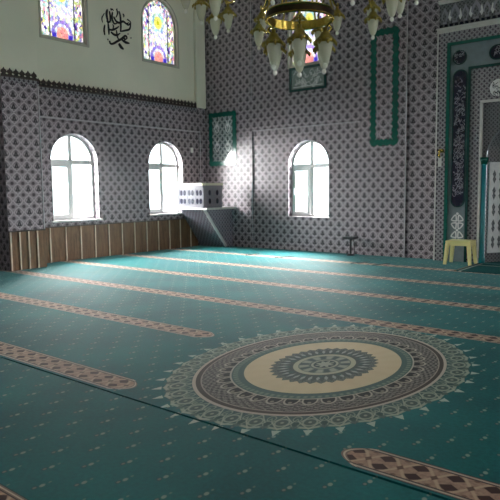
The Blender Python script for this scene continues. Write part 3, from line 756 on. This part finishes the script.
# cornice and cresting
mb = MB(); mb.plate(rect(-4.305, 2 * AX + 4.305, 4.11, 4.145), mq, E0, 0.16); mb.plate(rect(-4.315, 2 * AX + 4.315, 4.145, 4.165), mq, E0, 0.18)
mb.build('cornice', M['moulding'], t)
mb = MB(); mb.plate(rect(-4.30, 2 * AX + 4.30, 4.165, 4.60), mq, E0, 0.06, 0); mb.build('cresting_field', M['niche_dark'], t)
mb = MB(); mb.plate(rect(-4.305, 2 * AX + 4.305, 4.60, 4.665), mq, E0, 0.12); mb.build('top_moulding', M['moulding'], t)
k = 0; u = -4.30 + 0.1
while u < 2 * AX + 4.30 - 0.05:
    s = 1.0 if k % 2 else 0.72
    pts = [(-0.05, 0), (0.05, 0), (0.035, 0.06), (0.085, 0.13), (0.075, 0.21), (0.04, 0.26), (0.0, 0.33), (-0.04, 0.26), (-0.075, 0.21), (-0.085, 0.13), (-0.035, 0.06)]
    pm = MB().plate([(u + a * s, 4.25 + b * (1.0 if k % 2 else 0.85)) for a, b in pts], mq, 0.06, 0.085).build('palmette', M['script_grey'], t)
    MB().plate([(u + a * s * 0.55, 4.28 + b * 0.62 * (1.0 if k % 2 else 0.85)) for a, b in pts], mq, 0.085, 0.092).build('core', M['niche_dark'], pm)
    MB().plate([(u + 0.092 + a, 4.29 + b) for a, b in ((0, 0), (0.03, 0.06), (0.0, 0.19), (-0.03, 0.06))], mq, 0.06, 0.08).build('white_drop', M['white_glaze'], t)
    u += 0.184; k += 1
u = -4.29
while u < 2 * AX + 4.27: MB().plate(rect(u, u + 0.05, 4.195, 4.24), mq, 0.06, 0.09).build('bead', M['navy'], t); u += 0.092
# cartouches of the inscription border
def capsule(cx, cz, hw, hh, r, n=10):
    out = []
    for sx, sz, a0 in ((1, 1, 0), (-1, 1, 90), (-1, -1, 180), (1, -1, 270)):
        for i in range(n + 1):
            a = math.radians(a0 + 90 * i / n); out.append((cx + sx * (hw - r) + r * math.cos(a), cz + sz * (hh - r) + r * math.sin(a)))
    return out
rr = random.Random(11)
def scribble(mb, cx, cz, hw, hh, w0):
    area = int(max(8, hw * hh * 1400))
    for i in range(area):
        a = cx + (rr.random() * 2 - 1) * hw * 0.72; b = cz + (rr.random() * 2 - 1) * hh * 0.84; s = 0.045
        pts = [(a, b)]
        for j in range(3): pts.append((min(cx + hw * .8, max(cx - hw * .8, pts[-1][0] + rr.uniform(-s, s))), pts[-1][1] + rr.uniform(-s, s)))
        mb.ribbon(pts, 0.008, mq, w0, w0 + 0.004)
def cartouche(cx, cz, hw, hh, r, name='cartouche'):
    o = MB().plate(capsule(cx, cz, hw, hh, r), mq, 0.10, 0.108).build(name, M['navy'], t)
    MB().ring(capsule(cx, cz, hw + 0.015, hh + 0.015, r + 0.015), capsule(cx, cz, hw - 0.004, hh - 0.004, r - 0.004), mq, 0.10, 0.112).build('rim', M['green_dark'], o)
    mb = MB(); scribble(mb, cx, cz, hw, hh, 0.108); mb.build('script', M['script_grey'], o); return o
for sg in (1, -1):
    X = lambda x: x if sg == 1 else 2 * AX - x
    cartouche(X(-3.905), 3.625, 0.112, 0.112, 0.11, 'roundel')
    cartouche(X(-3.885), 2.20, 0.115, 1.20, 0.112)
    # pale knots at the foot of the border
    mb = MB()
    for cz, s in ((0.72, 1.0), (0.42, 1.0)):
        for ang in range(4):
            a = ang * PI / 2 + PI / 4
            mb.ribbon([(X(-3.885) + 0.02 * math.cos(a), cz + 0.02 * math.sin(a)), (X(-3.885) + 0.11 * math.cos(a - 0.5), cz + 0.13 * math.sin(a - 0.5)), (X(-3.885) + 0.11 * math.cos(a + 0.5), cz + 0.13 * math.sin(a + 0.5)), (X(-3.885) + 0.02 * math.cos(a), cz + 0.02 * math.sin(a))], 0.022, mq, 0.10, 0.106, taper=False)
        mb.plate(capsule(X(-3.885), cz + 0.15, 0.022, 0.022, 0.02), mq, 0.10, 0.106)
    mb.build('painted_knots', M['white_glaze'], t)
for cx in (-3.05, -2.33, -1.61): cartouche(cx, 3.625, 0.30 if cx == -2.33 else 0.335, 0.112, 0.11)
cartouche(-3.235, 3.045, 0.0, 0.0, 0.0) if False else None
for cx in (-3.23, 2 * AX + 3.23):
    o = MB().plate(capsule(cx, 3.03, 0.145, 0.145, 0.144), mq, 0.09, 0.105).build('roundel', M['white_glaze'], t)
    mb = MB(); scribble(mb, cx, 3.03, 0.12, 0.12, 0.105); mb.build('script', M['navy'], o)
# arch spandrel and the niche behind it
arch = dict(u0=AX - 1.09, u1=AX + 1.09, spring=1.86, apex=2.66, sill=0.0, point=1.8)
mb = MB()
ar = [(u, v) for u, v in arch_outline(arch, 0.0, 24)[2:]]
for a, b in zip(ar, ar[1:]): mb.plate([a, b, (b[0], 2.80), (a[0], 2.80)], mq, -0.02, 0.07)
sym(mb, [(-3.485, 1.86), (AX - 1.09, 1.86), (AX - 1.09, 2.80), (-3.485, 2.80)], -0.02, 0.07)
mb.build('spandrel', M['niche_dark'], t)
facets = [(-1.09, 0.0), (-0.72, -0.62), (-0.26, -0.9), (0.26, -0.9), (0.72, -0.62), (1.09, 0.0)]
mb = MB()
for k in range(5):
    (a, wa), (b, wb) = facets[k], facets[k + 1]
    ra = [(a * s, -wa * s) for s in (1,)][0]
    mb.quad((a, -wa, 0), (b, -wb, 0), (b, -wb, 1.86), (a, -wa, 1.86))
    prev = ((a, -wa, 1.86), (b, -wb, 1.86))
    for i in range(1, 8):                        # stepped half dome
        s = math.cos(i / 7 * PI / 2); z = 1.86 + 0.84 * math.sin(i / 7 * PI / 2)
        cur = ((a * s, -wa * s, z), (b * s, -wb * s, z)); mb.quad(prev[0], prev[1], cur[1], cur[0]); prev = cur
mb.build('niche', M['niche_dark'], t)
MB().prism([(a, -w_, -0.012) for a, w_ in facets], [(a, -w_, 0.001) for a, w_ in facets]).build('niche_floor', M['rug'], t)
# white lattice panels standing in the lower facets
for k in range(5):
    (a, wa), (b, wb) = facets[k], facets[k + 1]
    A, B = Vector((a, -wa, 0)), Vector((b, -wb, 0)); d = (B - A); L = d.length; d.normalize(); nn = Vector((d.y, -d.x, 0))
    Q = lambda u, v, w: tuple(A + d * u + nn * w + Vector((0, 0, v)))
    o = MB().plate(rect(0.05, L - 0.04, 0.17, 1.78), Q, E0, 0.02).build('lattice_panel', M['white_glaze'], t)
    mb = MB(); ncol = 4 if k in (0, 4) else 3; cw = (L - 0.16) / ncol
    for c in range(ncol):
        u = 0.085 + cw * (c + 0.5)
        for v in range(5):
            z = 0.36 + v * 0.29
            mb.plate([(u, z - 0.115), (u + cw * 0.26, z - 0.04), (u + cw * 0.12, z), (u + cw * 0.26, z + 0.05), (u, z + 0.12), (u - cw * 0.26, z + 0.05), (u - cw * 0.12, z), (u - cw * 0.26, z - 0.04)], Q, 0.02, 0.024)
    mb.build('motifs', M['niche_dark'], o)
for sg in (-1, 1):
    c = (sg * 1.115, -0.075, 0)
    o = MB().lathe([(0.06, 0), (0.06, 0.08), (0.045, 0.10), (0.042, 1.72), (0.055, 1.74)], c, 16).build('column', M['teal'], t)
    MB().lathe([(0.05, 1.74), (0.075, 1.80), (0.08, 1.86)], c, 16).build('capital', M['green'], o)

t = thing('wall_hook', 'small brass hook with pale tag on the left edge of the mihrab', 'hook', (-4.19, YW - 0.13, 1.96)); t.scale = (1.5, 1.5, 1.5)
MB().lathe([(0.0, -0.022), (0.03, -0.02), (0.034, 0.0), (0.03, 0.02), (0.0, 0.022)], (0, -0.012, 0.03), 16).build('rosette', M['gold'], t)
MB().tube(smooth_path([(0, -0.02, 0.03), (0, -0.06, 0.02), (0, -0.075, -0.03), (0, -0.05, -0.05)], 5), 0.012, 8).build('hook', M['gold'], t)
MB().box(-0.02, 0.02, -0.058, -0.046, -0.16, -0.045).build('tag', M['moulding'], t)

# ------------------------------------------------------------------ stool, stand, rug, strings
t = thing('plastic_stool', 'cream plastic stool standing in front of the mihrab', 'stool', (-3.70, 10.50, 0), math.radians(4))
mb = MB(); mb.box(-0.215, 0.215, -0.19, 0.19, 0.385, 0.42); mb.build('seat', M['cream_plastic'], t, 0.014)
mb = MB()
for a, b, c, d in ((-0.20, 0.20, -0.18, -0.165), (-0.20, 0.20, 0.165, 0.18), (-0.205, -0.19, -0.18, 0.18), (0.19, 0.205, -0.18, 0.18)): mb.box(a, b, c, d, 0.335, 0.388)
mb.build('apron', M['cream_plastic'], t)
for sx in (-1, 1):
    for sy in (-1, 1):
        def R4(cx, cy, h, z): return [(cx - h, cy - h, z), (cx + h, cy - h, z), (cx + h, cy + h, z), (cx - h, cy + h, z)]
        MB().prism(R4(sx * 0.215, sy * 0.19, 0.026, 0.0), R4(sx * 0.178, sy * 0.152, 0.034, 0.388)).build('leg', M['cream_plastic'], t, 0.006)

t = thing('small_stand', 'small black pedestal stand against the tiled wall right of the window', 'stand', (-5.99, 10.68, 0))
MB().lathe([(0.0, 0), (0.085, 0), (0.085, 0.015), (0.03, 0.03), (0.0, 0.032)], (0, 0, 0), 20).build('base', M['black_metal'], t)
MB().tube([(0, 0, 0.02), (0, 0, 0.33)], 0.022, 10).build('column', M['black_metal'], t)
MB().prism([(-0.115, -0.10, 0.33), (0.115, -0.10, 0.33), (0.115, 0.10, 0.33), (-0.115, 0.10, 0.33)], [(-0.13, -0.11, 0.375), (0.13, -0.11, 0.375), (0.13, 0.11, 0.375), (-0.13, 0.11, 0.375)]).build('top', M['black_metal'], t, 0.006)
MB().tube([(0.06, 0.0, 0.345), (0.085, 0, 0.24), (0.085, 0, 0.03)], 0.01, 8).build('brace', M['black_metal'], t)

tag(MB().box(-3.46, -1.2, 9.55, 10.66, 0.0, 0.012).build('prayer_rug', M['rug']), 'dark teal prayer rug spread before the mihrab', 'rug')

def bead_string(x, y, dx, dy, label):
    t = thing('bead_string', label, 'bead string', (x, y, 0.0), 0, 'dark strings lying on the back stripe')
    mb = MB()
    for i in range(15):
        f = i / 14 - 0.5; cx = f * dx; cy = f * dy + 0.02 * math.sin(i * 0.9)
        mb.lathe([(0.0, 0), (0.010, 0.004), (0.012, 0.010), (0.009, 0.017), (0.0, 0.02)], (cx, cy, 0.0), 8)
    mb.build('beads', M['grey_strip'], t)
    MB().tube([(-dx / 2, -dy / 2, 0.008), (-dx / 2 - 0.03, -dy / 2 - 0.05, 0.006)], 0.007, 6).build('tassel', M['grey_strip'], t)
bead_string(-7.72, 9.70, 0.06, 0.26, 'short dark string on the back stripe before the left edge of the window')
bead_string(-6.88, 9.66, 0.14, 0.34, 'dark string on the back stripe right under the window')
bead_string(-5.20, 9.68, 0.14, 0.34, 'dark string on the back stripe just right of the black stand')
bead_string(-4.78, 9.66, 0.12, 0.30, 'dark string on the back stripe nearest the mihrab')

# ------------------------------------------------------------------ chandelier
CX, CY = -2.69, 3.98
view = math.atan2(CY, CX)                        # away from the camera
zr = 2.672
t = thing('chandelier', 'large brass chandelier with frosted tulip lamp glasses over the medallion', 'chandelier', (CX, CY, zr))
mb = MB(); R = 0.258; prof = [(R - 0.010, -0.033), (R + 0.004, -0.037), (R + 0.010, -0.028), (R + 0.004, -0.02), (R + 0.004, 0.02), (R + 0.010, 0.028), (R + 0.004, 0.037), (R - 0.010, 0.033), (R - 0.010, -0.033)]
m2 = MB(); nseg = 64
for k in range(len(prof) - 1):
    pts = []; fs = []
    for i in range(nseg):
        a = 2 * PI * i / nseg
        for r_, z in (prof[k], prof[k + 1]): pts.append((r_ * math.cos(a), r_ * math.sin(a), z))
    for i in range(nseg): j = (i + 1) % nseg; fs.append((2 * i, 2 * j, 2 * j + 1, 2 * i + 1))
    mb.add(pts, fs, 1 if k == 3 else 0, True)
ringo = mb.build('ring', [M['gold'], M['unlit_band']], t)
st = MB(); st.tube([(0, 0, 0.30), (0, 0, ZC - zr)], 0.014, 10); st.build('rod', M['gold_dark'], t)
st = MB(); st.lathe([(0.0, 0.16), (0.03, 0.17), (0.05, 0.21), (0.035, 0.25), (0.075, 0.30), (0.09, 0.36), (0.05, 0.42), (0.03, 0.50), (0.06, 0.56), (0.07, 0.62), (0.02, 0.70), (0.02, 1.4), (0.05, 1.5), (0.0, 1.6)], (0, 0, 0), 24); st.build('central_body', M['gold'], t)
st = MB(); st.lathe([(0.10, ZC - zr), (0.09, ZC - zr - 0.03), (0.03, ZC - zr - 0.08), (0.0, ZC - zr - 0.09)], (0, 0, 0), 24); st.build('ceiling_rose', M['gold'], t)
for i in range(6):
    a = view + PI / 6 + i * PI / 3
    MB().tube(smooth_path([(R * math.cos(a), R * math.sin(a), 0.03), (R * 0.8 * math.cos(a), R * 0.8 * math.sin(a), 0.18), (0.08 * math.cos(a), 0.08 * math.sin(a), 0.34)], 6), 0.008, 8).build('spoke', M['gold_dark'], t)
# lamp: meshes are built once and shared
def mesh_of(mb, name, mat):
    o = mb.build(name, mat); me = o.data; bpy.data.objects.remove(o); return me
cap = MB(); cap.lathe([(0.006, 0.075), (0.014, 0.07), (0.010, 0.055), (0.024, 0.045), (0.030, 0.03), (0.044, 0.016), (0.050, 0.0), (0.046, -0.006), (0.0, -0.004)], (0, 0, 0), 18)
for i in range(8):
    a = i * PI / 4
    cap.tube([(0.045 * math.cos(a), 0.045 * math.sin(a), 0.004), (0.058 * math.cos(a), 0.058 * math.sin(a), -0.008), (0.060 * math.cos(a), 0.060 * math.sin(a), -0.022)], [0.010, 0.009, 0.003], 6)
cap_me = mesh_of(cap, 'lamp_cap', M['gold_dark'])
gl = MB(); gp = [(0.043, 0.0), (0.045, -0.015), (0.042, -0.04), (0.034, -0.08), (0.026, -0.105), (0.018, -0.122), (0.010, -0.13)]
gl.lathe(gp + [(r_ - 0.003, z + 0.002) for r_, z in gp[::-1]], (0, 0, 0), 20)
glass_me = mesh_of(gl, 'lamp_glass', M['frosted'])
bd = MB(); bd.lathe([(0.0, -0.125), (0.010, -0.13), (0.016, -0.142), (0.013, -0.156), (0.0, -0.164)], (0, 0, 0), 12); bead_me = mesh_of(bd, 'glass_bead', M['bead'])
def lamp(px, py, pz, parent, s=1.0):
    for nm, me in (('lamp_cap', cap_me), ('lamp_glass', glass_me), ('glass_bead', bead_me)):
        o = bpy.data.objects.new(nm, me); COL.objects.link(o); o.parent = parent; o.location = (px, py, pz); c_ = s * (1.18 if nm == 'lamp_cap' else 1.0); o.scale = (c_, c_, c_)
right = (math.sin(view), -math.cos(view)); away = (math.cos(view), math.sin(view))
def polar(deg, r_):                               # deg from the photo's right, turning away from the camera
    a = math.radians(deg); return (r_ * (math.cos(a) * right[0] + math.sin(a) * away[0]), r_ * (math.cos(a) * right[1] + math.sin(a) * away[1]))
for k in range(16):                               # wide tier
    ax, ay = polar(22.5 * k, 0.885); bx, by = polar(22.5 * k, 0.09); mx_, my_ = polar(22.5 * k, 0.45); nx_, ny_ = polar(22.5 * k, 0.80)
    za = 0.215
    o = MB().tube(smooth_path([(bx, by, 0.36), (mx_ * 0.6, my_ * 0.6, 0.52), (mx_, my_, 0.50), (nx_, ny_, 0.31), (ax * 1.02, ay * 1.02, 0.33), (ax, ay, za + 0.07)], 6), 0.010, 8).build('arm', M['gold'], t)
    lamp(ax, ay, za, o)
for k in range(16):                               # lower lamps hung between the wide arms, every other one
    if k % 2 == 0: continue
    ax, ay = polar(22.5 * k + 8, 0.70); bx, by = polar(22.5 * k, 0.46)
    o = MB().tube(smooth_path([(bx, by, 0.42), (bx * 1.2, by * 1.2, 0.30), (ax * 0.95, ay * 0.95, 0.19), (ax, ay, 0.125)], 6), 0.008, 8).build('arm', M['gold_dark'], t)
    lamp(ax, ay, 0.055, o)
for k in range(6):                                # inner tier under the ring
    ax, ay = polar(30 + 60 * k, 0.225); rx, ry = polar(30 + 60 * k, R)
    o = MB().tube(smooth_path([(rx, ry, -0.03), (rx * 1.12, ry * 1.12, -0.06), (ax * 1.08, ay * 1.08, -0.10), (ax, ay, -0.135)], 6), 0.010, 8).build('arm', M['gold'], t)
    lamp(ax, ay, -0.22, o, 1.22)

# ------------------------------------------------------------------ light: daylight through the windows
world = bpy.data.worlds.new('sky'); scene.world = world; world.use_nodes = True
bg = world.node_tree.nodes['Background']; bg.inputs[0].default_value = (0.86, 0.94, 1.0, 1); bg.inputs[1].default_value = 6.0
def daylight(op, P, power, out=0.42, drop=0.0, wide=0.5):
    uc, vc = (op['u0'] + op['u1']) / 2, (op['sill'] + op['apex']) / 2
    li = bpy.data.lights.new('daylight', 'AREA'); li.shape = 'RECTANGLE'; li.size = op['u1'] - op['u0'] + wide; li.size_y = op['apex'] - op['sill'] + wide * 0.6
    li.energy = power; li.color = (1.0, 0.965, 0.95)
    o = bpy.data.objects.new('daylight', li); COL.objects.link(o)
    c = Vector(P(uc, vc + drop * out, out)); inn = (Vector(P(uc, vc, 0)) - c).normalized()
    z = -inn; x = Vector((0, 0, 1)).cross(z).normalized(); y = z.cross(x)
    m = Matrix((x, y, z)).transposed().to_4x4(); m.translation = c; o.matrix_world = m
for op in win: daylight(op, PL, 2700, 1.5, 0.75, 1.6)
for op in win_b: daylight(op, PB, 4200, 1.5, 0.75, 1.6)
for op in st_left: daylight(op, PL, 60)
for op in st_back: daylight(op, PB, 50)
for op in win_l2: daylight(op, PL, 40)
for op in win_r: daylight(op, PR, 95)
for op in st_r: daylight(op, PR, 650)

# ------------------------------------------------------------------ camera
cam = bpy.data.cameras.new('camera'); co = bpy.data.objects.new('camera', cam); COL.objects.link(co)
cam.sensor_width = 36.0; cam.lens = 599.9 / 500.0 * 36.0; cam.clip_start = 0.05; cam.clip_end = 100
F = Vector((-0.62407452, 0.77487419, -0.10050365)); Rv = Vector((0.77949832, 0.62629735, -0.01157551)); U = Vector((-0.05397561, 0.08556641, 0.99486935))
m = Matrix((Rv, U, -F)).transposed().to_4x4(); m.translation = (0, 0, H); co.matrix_world = m
scene.camera = co
vs = scene.view_settings; vs.view_transform = 'Standard'; vs.look = 'None'; vs.gamma = 1.0; vs.exposure = 0.40; vs.use_curve_mapping = False
scene.cycles.use_denoising = True
scene.cycles.max_bounces = 8; scene.cycles.diffuse_bounces = 5; scene.cycles.transparent_max_bounces = 12; scene.cycles.sample_clamp_indirect = 6.0
